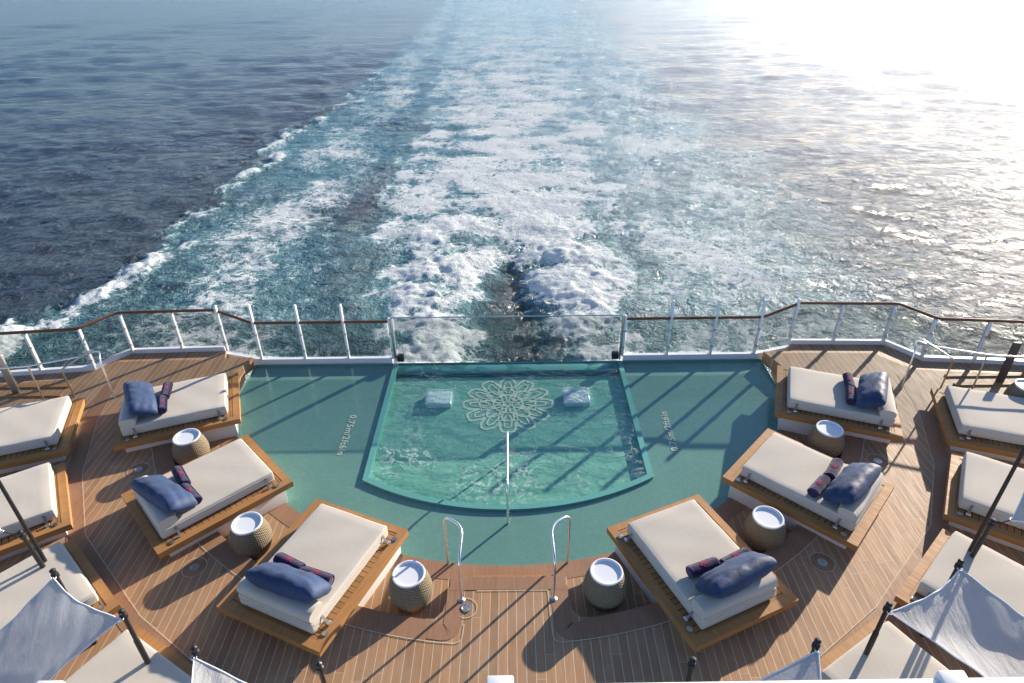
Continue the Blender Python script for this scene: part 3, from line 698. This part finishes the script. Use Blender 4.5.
# ------------------------------------------------------------------ day beds
BL_, BW = 1.17, .925
def make_bed(name, label, loc, az, mir, group, L=BL_, W=BW, bolster=True, mu=(-1.0, .95), mv=(-.70, .62), zt=.28, plb=-.22, seed=0):
    """x runs towards the pool, y to the left of that; mir mirrors y"""
    s = -1 if mir else 1
    t = thing(name, label, 'daybed', (loc[0], loc[1], 0), R(az), group)
    def fin(bm):
        if s < 0:
            for v in bm.verts: v.co.y *= -1
        return bm
    b = .13
    bm = bmesh.new()
    # mitred border frame
    for k in range(4):
        c = [(-L, -W), (L, -W), (L, W), (-L, W)]; a0, a1 = c[k], c[(k + 1) % 4]
        i = [(-L + b, -W + b), (L - b, -W + b), (L - b, W - b), (-L + b, W - b)]; b0, b1 = i[k], i[(k + 1) % 4]
        g = .0015
        n0 = len(bm.verts)
        prism(bm, [a0, a1, b1, b0], zt - .115, zt)
    link('platform_frame', fin(bm), M['bedwood'], t, smooth=False)
    bm = bmesh.new(); box(bm, -L + b + .002, L - b - .002, -W + b + .002, W - b - .002, zt - .05, zt - .006)
    link('slat_deck', fin(bm), M['bedslats'], t, smooth=False)
    bm = bmesh.new(); box(bm, -L + .16, L - .13, -W + .10, W - .10, plb, zt - .118, .008)
    link('plinth', fin(bm), M['plinth'], t)
    # mattress
    zm = zt + .012; th = .215
    bm = bmesh.new(); box(bm, mu[0], mu[1], mv[0], mv[1], zm, zm + th, .028, 3)
    bmesh.ops.subdivide_edges(bm, edges=[e for e in bm.edges if e.calc_length() > .4], cuts=12, use_grid_fill=True)
    for v in bm.verts:
        x, y = v.co.x, v.co.y
        if v.co.z > zm + .1:
            v.co.z += .004 * math.sin(x * 3.1 + seed) * math.cos(y * 4.3 + seed * 2) + .003 * math.sin(x * 9 + y * 7 + seed)
            e = max(abs((x - sum(mu) / 2) / ((mu[1] - mu[0]) / 2)), abs((y - sum(mv) / 2) / ((mv[1] - mv[0]) / 2)))
            v.co.z += .005 * (1 - e ** 4)
    mt = link('mattress', fin(bm), M['cream'], t)
    bm = bmesh.new()
    for zz in (zm + .045, zm + th - .045):
        e = .004
        pts = [(mu[0] + .05, mv[0] - e), (mu[1] - .05, mv[0] - e), (mu[1] + e, mv[0] + .05), (mu[1] + e, mv[1] - .05), (mu[1] - .05, mv[1] + e), (mu[0] + .05, mv[1] + e), (mu[0] - e, mv[1] - .05), (mu[0] - e, mv[0] + .05)]
        pts = [(x, y, zz) for x, y in pts]
        tube(bm, pts, .007, 6, closed=True)
    link('piping', fin(bm), M['piping'], mt)
    if bolster:
        bm = bmesh.new()
        prof = []
        r = .115
        n = 16; yl, yr = mv[0] + .01, mv[1] - .01
        secs = 9; rings = []
        for q in range(secs + 1):
            y = yl + (yr - yl) * q / secs; ee = .93 if q in (0, secs) else 1.0
            ring = []
            for k in range(n):
                a = 2 * PI * k / n; cx, sx = math.cos(a), math.sin(a)
                ring.append(bm.verts.new((mu[0] + .155 + ee * .16 * math.copysign(abs(cx) ** .72, cx), y, zm + th + .075 + ee * .10 * math.copysign(abs(sx) ** .8, sx) + .006 * math.sin(y * 6 + seed))))
            rings.append(ring)
        for A_, B_ in zip(rings, rings[1:]):
            for k in range(n): bm.faces.new((A_[k], A_[(k + 1) % n], B_[(k + 1) % n], B_[k]))
        bm.faces.new(rings[0][::-1]); bm.faces.new(rings[-1])
        link('bolster', fin(bm), M['cream'], t)
    # straps with steel buckles and the discs they clip to
    for x in (mu[0] + .22, mu[1] - .17):
        for sy, y in ((-1, mv[0]), (1, mv[1])):
            bm = bmesh.new()
            pts = [(x, y + sy * .004, zm + .16), (x + .01, y + sy * .02, zm + .09), (x + .02, y + sy * .09, zm + .012)]
            for d in (0,):
                A_ = [bm.verts.new((p[0] - .02, p[1], p[2])) for p in pts]; B_ = [bm.verts.new((p[0] + .02, p[1], p[2])) for p in pts]
                for k in range(2): bm.faces.new((A_[k], B_[k], B_[k + 1], A_[k + 1]))
            bmesh.ops.solidify(bm, geom=bm.faces[:], thickness=.006)
            so_ = link('strap', fin(bm), M['strap'], mt)
            if sy < 0:
                bm = bmesh.new(); box(bm, x - .02, x + .055, y - .12, y - .07, zm - .004, zm + .03, .01); link('buckle', fin(bm), M['steel'], t)
                bm = bmesh.new(); lathe(bm, [(.042, zm - .005), (.045, zm + .004), (.02, zm + .007), (.0001, zm + .007)], 20, x + .13 * (1 if x < 0 else -1) * -1, y - .13); link('socket_disc', fin(bm), M['steel_dull'], t)
    return t
def pillow_mesh(w, h_, th, seed, crumple=.75):
    n = 34; bm = bmesh.new(); top = {}; bot = {}
    rs = random.Random(seed); p1, p2, p3 = (rs.uniform(0, 6) for _ in range(3))
    for i in range(n + 1):
        for j in range(n + 1):
            a = -1 + 2 * i / n; b = -1 + 2 * j / n
            a_, b_ = math.sin(a * PI / 2), math.sin(b * PI / 2)
            k = max(0, (1 - a_ ** 4)) ** .55 * max(0, (1 - b_ ** 4)) ** .55
            # sides pulled in between the corners
            cn = 1 - .09 * (a_ * b_) ** 4; x = a_ * w / 2 * (1 - .02 * (1 - b_ * b_)) * cn; y = b_ * h_ / 2 * (1 - .03 * (1 - a_ * a_)) * cn
            r = math.hypot(a_, b_)
            wr = .10 * math.sin(9 * a_ + 3 * b_ + p1) * abs(b_) + .08 * math.sin(15 * a_ - 6 * b_ + p2) * (abs(b_) ** 2) + .06 * math.sin(11 * b_ + 5 * a_ + p3) * abs(a_) + .05 * math.sin(21 * a_ + 4 * b_ + p3) * abs(b_) ** 1.5
            zt_ = th / 2 * k * (1 + crumple * wr)
            edge = i in (0, n) or j in (0, n)
            v = bm.verts.new((x, y, zt_ if not edge else .012 * math.sin(12 * (a_ + b_) + p1)))
            top[i, j] = v; bot[i, j] = v if edge else bm.verts.new((x, y, -th / 2 * k * (1 + .5 * wr)))
    for i in range(n):
        for j in range(n):
            bm.faces.new((top[i, j], top[i + 1, j], top[i + 1, j + 1], top[i, j + 1]))
            q = [bot[i, j], bot[i, j + 1], bot[i + 1, j + 1], bot[i + 1, j]]
            if len({id(x) for x in q}) == 4:
                try: bm.faces.new(q)
                except ValueError: pass
    return bm
def local_to_world(bedpos, az, mir, u, v, z):
    if mir: v = -v
    a = R(az); return Vector((bedpos[0] + u * math.cos(a) - v * math.sin(a), bedpos[1] + u * math.sin(a) + v * math.cos(a), z))
def pillow(label, bedpos, az, mir, u, v, z, lean, tw, seed, w=1.22, h_=.56, th=.32):
    bm = pillow_mesh(w, h_, th, seed)
    # pillow x -> across the bed, y -> up the lean
    mtx = Matrix.Rotation(R(az) + (-tw if mir else tw), 4, 'Z') @ Matrix.Rotation(lean, 4, 'Y') @ Matrix.Rotation(R(90), 4, 'Z')
    for vv in bm.verts: vv.co = mtx @ vv.co
    o = link('pillow', bm, M['navy'], loc=local_to_world(bedpos, az, mir, u, v, z)); tag(o, label, 'pillow', 'navy pillows on the pool daybeds'); return o
def towel(label, bedpos, az, mir, u, v, z, tw, seed, r=.088, ln=.50):
    t = thing('rolled_towel', label, 'towel', local_to_world(bedpos, az, mir, u, v, z), R(az) + (-tw if mir else tw), 'rolled towels on the pool daybeds')
    bm = bmesh.new(); n = 22; rings = []; rs = random.Random(seed); ph = rs.uniform(0, 6)
    prof = [(0, 0.0), (.3, .004), (.55, -.004), (.8, .006), (.97, 0), (1.0, .018)]
    rads = [(r * .02, -.5 + .02), (r * .45, -.5 + .006), (r * .7, -.5 + .018), (r * .9, -.5), (r, -.5 + .03)] + [(r * (1 + .03 * math.sin(k * 1.9 + ph)), -.5 + .06 + .88 * k / 8) for k in range(9)] + [(r, .47), (r * .9, .5), (r * .7, .482), (r * .45, .494), (r * .02, .48)]
    for rad, yy in rads:
        rings.append([bm.verts.new((rad * math.cos(2 * PI * k / n) * 1.06, yy * ln, r * .96 + rad * math.sin(2 * PI * k / n) * .96)) for k in range(n)])
    for A_, B_ in zip(rings, rings[1:]):
        for k in range(n): bm.faces.new((A_[k], A_[(k + 1) % n], B_[(k + 1) % n], B_[k]))
    link('towel_roll', bm, M['towel'], t)
    # flap where the outer layer ends
    bm = bmesh.new(); A_ = []; B_ = []
    for k in range(6):
        a = R(-35 + 14 * k); rr = r * 1.07
        A_.append(bm.verts.new((rr * math.cos(a) * 1.06, -.475 * ln, r * .96 + rr * math.sin(a) * .96))); B_.append(bm.verts.new((rr * math.cos(a) * 1.06, .475 * ln, r * .96 + rr * math.sin(a) * .96)))
    for k in range(5): bm.faces.new((A_[k], B_[k], B_[k + 1], A_[k + 1]))
    bmesh.ops.solidify(bm, geom=bm.faces[:], thickness=.006); link('loose_flap', bm, M['towel'], t)
    # pink stitched flower on top
    bm = bmesh.new()
    for k in range(5):
        a0 = 2 * PI * k / 5
        pts = []
        for q in range(10):
            a = 2 * PI * q / 10; px = .022 * math.cos(a0) + .026 * math.cos(a) * math.cos(a0) - .016 * math.sin(a) * math.sin(a0); py = .022 * math.sin(a0) + .026 * math.cos(a) * math.sin(a0) + .016 * math.sin(a) * math.cos(a0)
            ang = px / r + R(84); rr = r * 1.065 + .0006 * k
            pts.append(bm.verts.new((rr * math.cos(ang) * 1.06, py * 1.5, r * .96 + rr * math.sin(ang) * .96)))
        bm.faces.new(pts)
    link('emblem', bm, M['pink'], t, smooth=False)
    return t

BEDS = [('FL', (-2.96, 6.70), 66.5), ('ML', (-5.37, 8.43), 43.7), ('BL', (-6.91, 10.85), 20.8)]
where = {('FL', 0): 'near left daybed', ('FL', 1): 'near right daybed', ('ML', 0): 'middle left daybed', ('ML', 1): 'middle right daybed',
         ('BL', 0): 'far left daybed', ('BL', 1): 'far right daybed'}
bed_lab = {('FL', 0): 'cream daybed with pillow and towels left of the pool step, nearest the camera', ('FL', 1): 'cream daybed with pillow and towels right of the pool step, nearest the camera',
         ('ML', 0): 'cream daybed in the middle of the left arc, pointing at the pool', ('ML', 1): 'cream daybed in the middle of the right arc, pointing at the pool',
         ('BL', 0): 'cream daybed with navy pillow farthest back on the left, by the rail', ('BL', 1): 'cream daybed with navy pillow farthest back on the right, by the rail'}
pil = {  # u, v, z, lean, twist
    ('FL', 0): (-.67, -.10, .755, R(36), R(3)), ('FL', 1): (-.70, .06, .755, R(36), R(-5)),
    ('ML', 0): (-.68, -.16, .735, R(28), R(13)), ('ML', 1): (-.68, -.08, .74, R(30), R(4)),
    ('BL', 0): (-.62, -.10, .735, R(26), R(11)), ('BL', 1): (-.58, -.12, .735, R(26), R(8))}
tow = {('FL', 0): ((-.33, .20), (-.36, -.33)), ('FL', 1): ((-.40, .34), (-.33, -.20)), ('ML', 0): ((-.30, .20), (-.34, -.34)), ('ML', 1): ((-.30, .20), (-.27, -.38)),
       ('BL', 0): ((-.19, .18), (-.24, -.30)), ('BL', 1): ((-.20, .22), (-.20, -.28))}
tl = {('FL', 0): ('farther from the camera', 'nearer the camera'), ('FL', 1): ('farther from the camera', 'nearer the camera')}
for mir in (False, True):
    for nm, pos, az in BEDS:
        p = (-pos[0], pos[1]) if mir else pos; a = 180 - az if mir else az; k = (nm, int(mir))
        make_bed('daybed', bed_lab[k], p, a, mir, 'daybeds facing the pool', seed=hash(nm) % 7 + mir * 3 if False else (len(nm) + pos[0] + 3 * mir))
        u, v, z, lean, tw = pil[k]
        pillow('long navy pillow leaning on the bolster of the ' + where[k], p, a, mir, u, v, z, lean, tw, int(pos[1] * 10) + mir)
        far_first = True
        for i, (u, v) in enumerate(tow[k]):
            towel('rolled navy towel with pink emblem on the %s, %s of its pair' % (where[k], 'the farther' if i == 0 else 'the nearer'),
                  p, a, mir, u, v, .525, R(3) * (1 if i else -1.5), i + int(pos[1] * 7) + 50 * mir)
# outer row, up against each other on white plinths
OUT = [((-9.13, 11.20), (-8.50, 9.46)), ((-8.37, 9.16), (-7.34, 7.61)), ((-7.14, 7.31), (-5.71, 6.04)), ((-5.32, 5.73), (-3.72, 4.78))]
ol = ['first outer daybed of the %s row, beside the chrome stair rail', 'second outer daybed of the %s row, half outside the frame', 'third outer daybed of the %s row, behind the nearer shade sail', 'fourth outer daybed of the %s row, at the bottom edge']
for mir in (False, True):
    for k, (A0, B0) in enumerate(OUT):
        A_, B_ = Vector(A0), Vector(B0); d = (B_ - A_); Wd = d.length / 2; d.normalize()
        nrm = Vector((d.y, -d.x))       # points away from the pool
        if nrm.x > 0: nrm = -nrm
        cen = (A_ + B_) / 2 + nrm * 1.17
        az = math.degrees(math.atan2(-nrm.y, -nrm.x))
        pos = (-cen.x, cen.y) if mir else (cen.x, cen.y); a = 180 - az if mir else az
        make_bed('daybed', ol[k] % ('right' if mir else 'left'), pos, a, mir, 'outer daybeds', W=Wd - .01, bolster=True, mu=(-1.0, 1.0 if k else .98), mv=(-.66 * Wd / .925, .76 * Wd / .925), plb=-.01, seed=k * 1.7 + mir)

# ------------------------------------------------------------------ drum tables
TBL = [((-1.49, 6.42), -.20, 'drum table beside the left pool handrail'), ((-4.30, 7.46), -.20, 'drum table between the near and middle left daybeds'), ((-6.24, 9.68), -.20, 'drum table between the middle and far left daybeds'),
       ((1.50, 6.42), -.20, 'drum table beside the right pool handrail'), ((4.30, 7.46), -.20, 'drum table between the near and middle right daybeds'), ((6.27, 9.70), -.20, 'drum table between the middle and far right daybeds'),
       ((10.78, 10.75), .0, 'drum table cut by the right edge')]
for (x, y), z, lab in TBL:
    t = thing('drum_table', 'round woven ' + lab + ' with white tray top', 'side table', (x, y, z), random.uniform(0, 6), 'woven drum tables')
    bm = bmesh.new()
    pr = [(.235, .0), (.255, .02), (.300, .12), (.328, .22), (.335, .30), (.325, .38), (.298, .48), (.262, .565), (.245, .60)]
    lathe(bm, pr, 56); link('woven_drum', bm, M['weave'], t)
    bm = bmesh.new()
    pr = [(.247, .602), (.252, .618), (.246, .632), (.228, .634), (.216, .624), (.208, .575), (.19, .562), (.0005, .56)]
    lathe(bm, pr, 56); link('tray_top', bm, M['tray'], t)

# ------------------------------------------------------------------ rails round the stern
def rail(name, label, pts, posts, zt, zb, glass, post_top=None, handrail='rail_wood', post_r=.03, coam=(.30, .16, None), base_z=0, post_m='cap_white'):
    """pts: plan polyline; posts: list of (x, y)"""
    t = thing(name, label, 'railing', (pts[0][0], pts[0][1], base_z))
    ox, oy = pts[0][0], pts[0][1]
    loc = lambda x, y, z: (x - ox, y - oy, z - base_z)
    zz = zt if isinstance(zt, (list, tuple)) else [zt] * len(pts)
    if handrail:
        bm = bmesh.new(); P3 = rounded([loc(x, y, z) for (x, y), z in zip(pts, zz)], .12, 4)
        rings = []
        tube(bm, P3, .036, 10); link('handrail', bm, M[handrail], t)
    h0, h1, _ = coam
    if h0:
        for (a, b) in zip(pts, pts[1:]):
            pass
        bm = bmesh.new()
        N = len(pts); off = []
        for i in range(N):
            d = Vector(pts[min(N - 1, i + 1)]) - Vector(pts[max(0, i - 1)]); d.normalize(); off.append(Vector((-d.y, d.x)) * .045)
        poly = [loc(p[0] + o.x, p[1] + o.y, 0)[:2] for p, o in zip(pts, off)] + [loc(p[0] - o.x, p[1] - o.y, 0)[:2] for p, o in list(zip(pts, off))[::-1]]
        prism(bm, poly, zb - base_z - .25, zb - base_z + h1); link('coaming', bm, M['white'], t, smooth=False)
    for (x, y, tz) in posts:
        bm = bmesh.new(); x0, y0, _z = loc(x, y, 0)
        # tapered flat post
        box(bm, x0 - post_r, x0 + post_r, y0 - .045, y0 + .045, zb - base_z + .01, tz - base_z, .01)
        po = link('post', bm, M[post_m], t)
        if handrail:
            for zz in (zb + .28, zb + .74):
                bm = bmesh.new(); box(bm, x0 - post_r - .008, x0 + post_r + .008, y0 - .052, y0 - .02, zz - base_z - .03, zz - base_z + .03, .006)
                link('glass_clamp', bm, M['steel_dull'], po)
    return t, loc
def panes(t, loc, segs, gm, inset=.05):
    for (a, b, z0, z1a, z1b) in segs:
        a_, b_ = Vector(a), Vector(b); d = (b_ - a_).normalized(); a_ += d * inset; b_ -= d * inset; n = Vector((-d.y, d.x)) * .006
        bm = bmesh.new(); vs = []
        for q in (n, -n):
            vs.append([bm.verts.new(loc(a_.x + q.x, a_.y + q.y, z0)), bm.verts.new(loc(b_.x + q.x, b_.y + q.y, z0)), bm.verts.new(loc(b_.x + q.x, b_.y + q.y, z1b)), bm.verts.new(loc(a_.x + q.x, a_.y + q.y, z1a))])
        bm.faces.new(vs[0]); bm.faces.new(vs[1][::-1])
        for k in range(4): bm.faces.new((vs[0][k], vs[1][k], vs[1][(k + 1) % 4], vs[0][(k + 1) % 4]))
        link('glass_pane', bm, gm, t, smooth=False)
RY = 13.20
for s in (-1, 1):
    side = 'left' if s < 0 else 'right'
    # rail behind the shallow pool, its posts standing above the handrail
    pts = [(s * 2.83, RY), (s * 6.05, RY), (s * 7.0, 13.50)]
    posts = [(s * 2.80, RY, 1.02), (s * 3.89, RY, 1.40), (s * 4.95, RY, 1.40), (s * 6.02, RY, 1.40)]
    t, loc = rail('glass_railing', 'low glass railing with tall white posts behind the %s half of the shallow pool' % side, pts, posts, [.93, .93, 1.13], -.12, None, base_z=-.12, coam=(.3, .045, None), post_r=.026)
    xs = [2.83, 3.89, 4.95, 6.02]
    panes(t, loc, [((s * a, RY), (s * b, RY), .0, .90, .90) for a, b in zip(xs, xs[1:])] + [((s * 6.05, RY), (s * 6.95, 13.49), .0, .90, 1.09)], M['glass'], .03)
    # rail of the side deck
    pts = [(s * 7.0, 13.50), (s * 9.30, 13.42), (s * 9.84, 12.68), (s * 11.6, 12.50), (s * 14.5, 12.2)]
    posts = [(s * 6.93, 13.44, 1.28), (s * 8.02, 13.44, 1.10), (s * 9.22, 13.38, 1.10), (s * 9.80, 12.70, 1.10), (s * 10.95, 12.55, 1.10), (s * 12.2, 12.44, 1.1), (s * 13.4, 12.32, 1.1)]
    t, loc = rail('glass_railing', 'stepped glass railing with dark wooden handrail round the %s rear corner of the deck' % side, pts, posts, 1.13, 0, None, coam=(.3, .115, None), post_r=.026)
    panes(t, loc, [(a[:2], b[:2], .16, 1.10, 1.10) for a, b in zip(posts, posts[1:])], M['glass'], .03)
# centre: frameless glass in front of the wake
t, loc = rail('glass_barrier', 'clear glass barrier with thin steel top rail between the pool and the wake', [(-2.74, RY), (2.74, RY)], [(-2.74, RY, 1.03), (2.74, RY, 1.03)], 1.0, -.22, None, handrail=None, base_z=-.2, coam=(0, 0, None), post_m='steel_dull', post_r=.022)
bm = bmesh.new(); tube(bm, [loc(-2.74, RY, 1.03), loc(2.74, RY, 1.03)], .014, 8); link('top_rail', bm, M['steel_dull'], t)
panes(t, loc, [((-2.70, RY), (2.70, RY), -.22, 1.02, 1.02)], M['glass'], .02)
for s in (-1, 1):
    bm = bmesh.new(); x0, y0, z0 = loc(s * 2.62, RY - .03, -.16); box(bm, x0 - .08, x0 + .08, y0 - .06, y0 + .06, z0, z0 + .17, .008); link('clamp_block', bm, M['dark'], t)

# handrails in polished steel
for s in (-1, 1):
    t = thing('handrail', 'polished steel grab rail on the %s side of the pool step' % ('left' if s < 0 else 'right'), 'handrail', (s * .70, 6.26, 0), 0, 'grab rails at the pool step')
    pts = rounded([(0, 0, 0), (s * .0, .0, .86), (s * -.03, .57, .98), (s * .285, .84, .93), (s * .285, .84, -.46)], .17, 7)
    bm = bmesh.new(); tube(bm, pts, .021, 12); link('rail_tube', bm, M['steel'], t)
    for x, y, z in ((0, 0, .0), (s * .285, .84, -.46)):
        bm = bmesh.new(); lathe(bm, [(.055, z - .002), (.055, z + .012), (.03, z + .022), (.022, z + .03)], 20, x, y); link('base_flange', bm, M['steel_dull'], t)
t = thing('handrail', 'polished steel handrail leading from the shallow basin into the plunge pool', 'handrail', (0, 8.02, -.46))
pts = rounded([(0, 0, 0), (0, .0, .98), (0, .08, 1.06), (0, 1.55, .98), (0, 1.75, .85), (0, 1.75, -.32)], .14, 6)
bm = bmesh.new(); tube(bm, pts, .022, 12); link('rail_tube', bm, M['steel'], t)
bm = bmesh.new(); lathe(bm, [(.055, 0), (.055, .012), (.03, .022), (.022, .03)], 20); link('base_flange', bm, M['steel_dull'], t)
# stair rails at both outer corners
for s in (-1, 1):
    side = 'left' if s < 0 else 'right'
    t = thing('stair_rail', 'long chrome stair rail with looped end, beside the %s outer daybed' % side, 'handrail', (s * 8.75, 11.62, 0), 0, 'chrome stair rails')
    q = lambda x, y, z: (s * (x - 8.75), y - 11.62, z)
    main = rounded([q(8.75, 11.55, 0), q(8.82, 11.66, .95), q(8.95, 11.95, 1.02), q(9.25, 11.75, .98), q(10.2, 11.38, .98), q(12.6, 11.05, .98)], .14, 5)
    bm = bmesh.new(); tube(bm, main, .02, 10); link('rail_tube', bm, M['steel'], t)
    for x, y in ((10.2, 11.40), (11.6, 11.2)):
        bm = bmesh.new(); tube(bm, [q(x, y, 0), q(x, y, .98)], .019, 10); link('rail_post', bm, M['steel_dull'], t)
    t = thing('stair_rail', 'short chrome stair rail sloping down from the loop on the %s' % side, 'handrail', (s * 9.6, 11.62, 0), 0, 'chrome stair rails')
    q = lambda x, y, z: (s * (x - 9.6), y - 11.62, z)
    sh = rounded([q(9.68, 11.62, 0), q(9.40, 11.25, .97), q(9.05, 11.86, 1.08)], .05, 4)
    bm = bmesh.new(); tube(bm, sh, .018, 10); link('rail_tube', bm, M['steel_dull'], t)
    # flat leaning stanchion
    bm = bmesh.new(); x0 = s * 11.05
    box(bm, -.085, .085, -.03, .03, 0, 1.05, .01)
    o = link('stanchion', bm, M['steel_dull'] if s < 0 else M['stanch'], loc=(s * 11.05, 11.75, 0)); tag(o, 'broad flat %s stanchion behind the %s chrome stair rail' % ('metal' if s < 0 else 'dark', side), 'post')

# drains
for x, y, lab in ((-5.05, 6.92, 'round deck drain near the left middle daybed'), (5.05, 6.88, 'round deck drain near the right middle daybed'), (-.63, 6.12, 'small steel deck drain beside the left grab rail'),
             (-7.08, 9.22, 'round deck drain below the far left daybed'), (7.08, 9.22, 'round deck drain below the far right daybed')):
    t = thing('deck_drain', lab, 'drain', (x, y, 0), 0, 'deck drains')
    bm = bmesh.new(); lathe(bm, [(.075, .003), (.078, .014), (.055, .016), (.05, .012), (.0005, .012)], 28); link('drain_cover', bm, M['steel_dull'], t)
    if abs(x) > 1:
        bm = bmesh.new(); ribbon(bm, [(.19 * math.cos(R(a)), .19 * math.sin(R(a))) for a in range(0, 360, 10)], .013, .010, closed=True); link('caulk_ring', bm, M['caulk'], t, smooth=False)
        bm = bmesh.new(); lathe(bm, [(.18, .003), (.18, .008), (.0005, .008)], 32); link('timber_disc', bm, M['margin'], t)

# ------------------------------------------------------------------ shade sails
def sail(label, corners, sag, poles, seed, dip=.08):
    c0 = Vector(corners[0]); t = thing('shade_sail', label, 'shade sail', (c0.x, c0.y, 0), 0, 'white shade sails')
    P_ = [Vector(c) for c in corners]; n = 36; bm = bmesh.new(); g = {}
    cen = sum(P_, Vector()) / 4
    for i in range(n + 1):
        for j in range(n + 1):
            a, b = i / n, j / n
            p = P_[0] * (1 - a) * (1 - b) + P_[1] * a * (1 - b) + P_[2] * a * b + P_[3] * (1 - a) * b
            # edges curve inward between the corners
            sa, sb = 4 * a * (1 - a), 4 * b * (1 - b)
            pull = dip * (sa * abs(2 * b - 1) ** 2 + sb * abs(2 * a - 1) ** 2)
            d = (cen - p); d.z = 0
            p = p + (d.normalized() * pull if d.length > 1e-6 else Vector())
            p.z -= sag * sa * sb
            rs = seed * 1.3
            p.z += .012 * math.sin(7 * a + 11 * b + rs) * sa * sb + .010 * math.sin(23 * (a - b) + rs) * (1 - sa * sb) * min(1, sa + sb)
            g[i, j] = bm.verts.new((p.x - c0.x, p.y - c0.y, p.z))
    for i in range(n):
        for j in range(n): bm.faces.new((g[i, j], g[i + 1, j], g[i + 1, j + 1], g[i, j + 1]))
    bmesh.ops.solidify(bm, geom=bm.faces[:], thickness=.004)
    hem = [g[i, 0].co.copy() for i in range(n)] + [g[n, j].co.copy() for j in range(n)] + [g[i, n].co.copy() for i in range(n, 0, -1)] + [g[0, j].co.copy() for j in range(n, 0, -1)]
    link('canopy', bm, M['sail'], t)
    bm = bmesh.new(); tube(bm, hem, .010, 6, closed=True); link('hem_cord', bm, M['cap_white'], t)
    for k, (base, top) in poles.items():
        b_, t_ = Vector(base), Vector(top); off = Vector((c0.x, c0.y, 0)); b_ -= off; t_ -= off
        d = (t_ - b_)
        bm = bmesh.new(); L = d.length
        q = [(0, .036), (.62, .036), (.63, .028), (1 - .16 / L, .028), (1 - .15 / L, .046), (1 - .09 / L, .046), (1 - .08 / L, .032), (1 - .02 / L, .04), (1, .015)]
        tube(bm, [b_ + d * f for f, _ in q], [r for _, r in q], 12)
        po = link('pole', bm, M['black'], t)
        cp = P_[k] - off
        bm = bmesh.new(); tube(bm, [t_ - d.normalized() * .1, (t_ - d.normalized() * .1 + cp) / 2 - Vector((0, 0, .02)), cp], .008, 6); link('lashing', bm, M['black'], po)
        bm = bmesh.new(); tube(bm, [cp + Vector((.03 * math.cos(a), .03 * math.sin(a), 0)) for a in [2 * PI * i / 12 for i in range(12)]], .006, 6, closed=True); link('shackle', bm, M['steel'], po)
    return t
for s in (-1, 1):
    side = 'left' if s < 0 else 'right'
    def mk(c): return (s * c[0], c[1], c[2])
    # between the third and fourth outer daybeds
    A1, B1 = (5.93, 5.56, 1.5), (4.73, 4.94, 1.5); C1, D1 = (5.78, 3.72, 1.0), (6.94, 4.50, .92)
    if s < 0: sail_c = [A1, B1, C1, D1]
    else: sail_c = [(5.93, 5.54, 1.5), (4.73, 4.95, 1.45), (5.95, 3.47, 1.22), (7.08, 4.44, 1.15)]
    A1, B1 = sail_c[0], sail_c[1]
    sail('white shade sail stretched over the outer %s daybeds, the largest one on that side' % side, [mk(c) for c in sail_c], .10 if s < 0 else .14,
         {0: (mk((A1[0] + .02, A1[1] + .06, 0)), mk((A1[0] + .02, A1[1] + .06, A1[2] + .10))), 1: (mk((B1[0] + .0, B1[1] + .06, 0)), mk((B1[0], B1[1] + .06, B1[2] + .10))),
          2: (mk((sail_c[2][0], sail_c[2][1], 0)), mk((sail_c[2][0], sail_c[2][1], sail_c[2][2] + .1))), 3: (mk((sail_c[3][0], sail_c[3][1], 0)), mk((sail_c[3][0], sail_c[3][1], sail_c[3][2] + .1)))}, 1 + s)
    # nearest, mostly below the frame
    E, G = (3.62, 4.43, 1.5), (2.13, 4.24, .72)
    sc_ = [E, G, (1.8, 2.5, 1.0), (3.3, 2.6, 1.0)]
    sail('white shade sail cut off by the bottom edge, %s of the steps' % side, [mk(c) for c in sc_], .10,
         {0: (mk((E[0], E[1] + .06, 0)), mk((E[0], E[1] + .06, 1.62))), 1: (mk((G[0], G[1] + .06, 0)), mk((G[0], G[1] + .06, 1.58))),
          2: (mk((1.8, 2.45, 0)), mk((1.8, 2.45, 1.1))), 3: (mk((3.3, 2.55, 0)), mk((3.3, 2.55, 1.1)))}, 4 + s)
    # over the second and third outer daybeds, mostly outside
    H = (6.98, 6.40, 1.42)
    sc_ = [(7.22, 6.42, 1.44), (8.05, 7.55, 1.9), (9.4, 6.7, 2.1), (8.5, 5.4, 1.75)]
    sail('white shade sail mostly outside the %s edge, hung from a tall black pole' % side, [mk(c) for c in sc_], .10,
         {0: (mk((7.12, 6.62, 0)), mk((6.98, 6.44, 1.42))), 2: (mk((9.4, 6.75, 0)), mk((9.4, 6.75, 2.2))), 3: (mk((8.5, 5.3, 0)), mk((8.5, 5.3, 1.85)))}, 7 + s)
    bm = bmesh.new(); tube(bm, [(0, 0, 0), (0, 0, 3.0)], [.032, .024], 12)
    o = link('mast', bm, M['black'], loc=mk((7.1, 6.66, 0))); tag(o, 'tall thin black mast among the outer %s daybeds' % side, 'pole', 'black masts')

# ------------------------------------------------------------------ balustrade of the deck the picture is taken from
t = thing('balustrade', 'white balustrade with square post caps along the bottom edge', 'railing', (0, .500, 6.5))
bm = bmesh.new(); tube(bm, [(-.9 + .55, 0, 1.1), (1.4, 0, 1.112)], .018, 12); link('top_rail', bm, M['cap_white'], t)
for x in (-.53, .10, .73):
    bm = bmesh.new(); box(bm, x - .019, x + .019, -.02, .02, 0, 1.130, .003); link('post', bm, M['cap_white'], t)
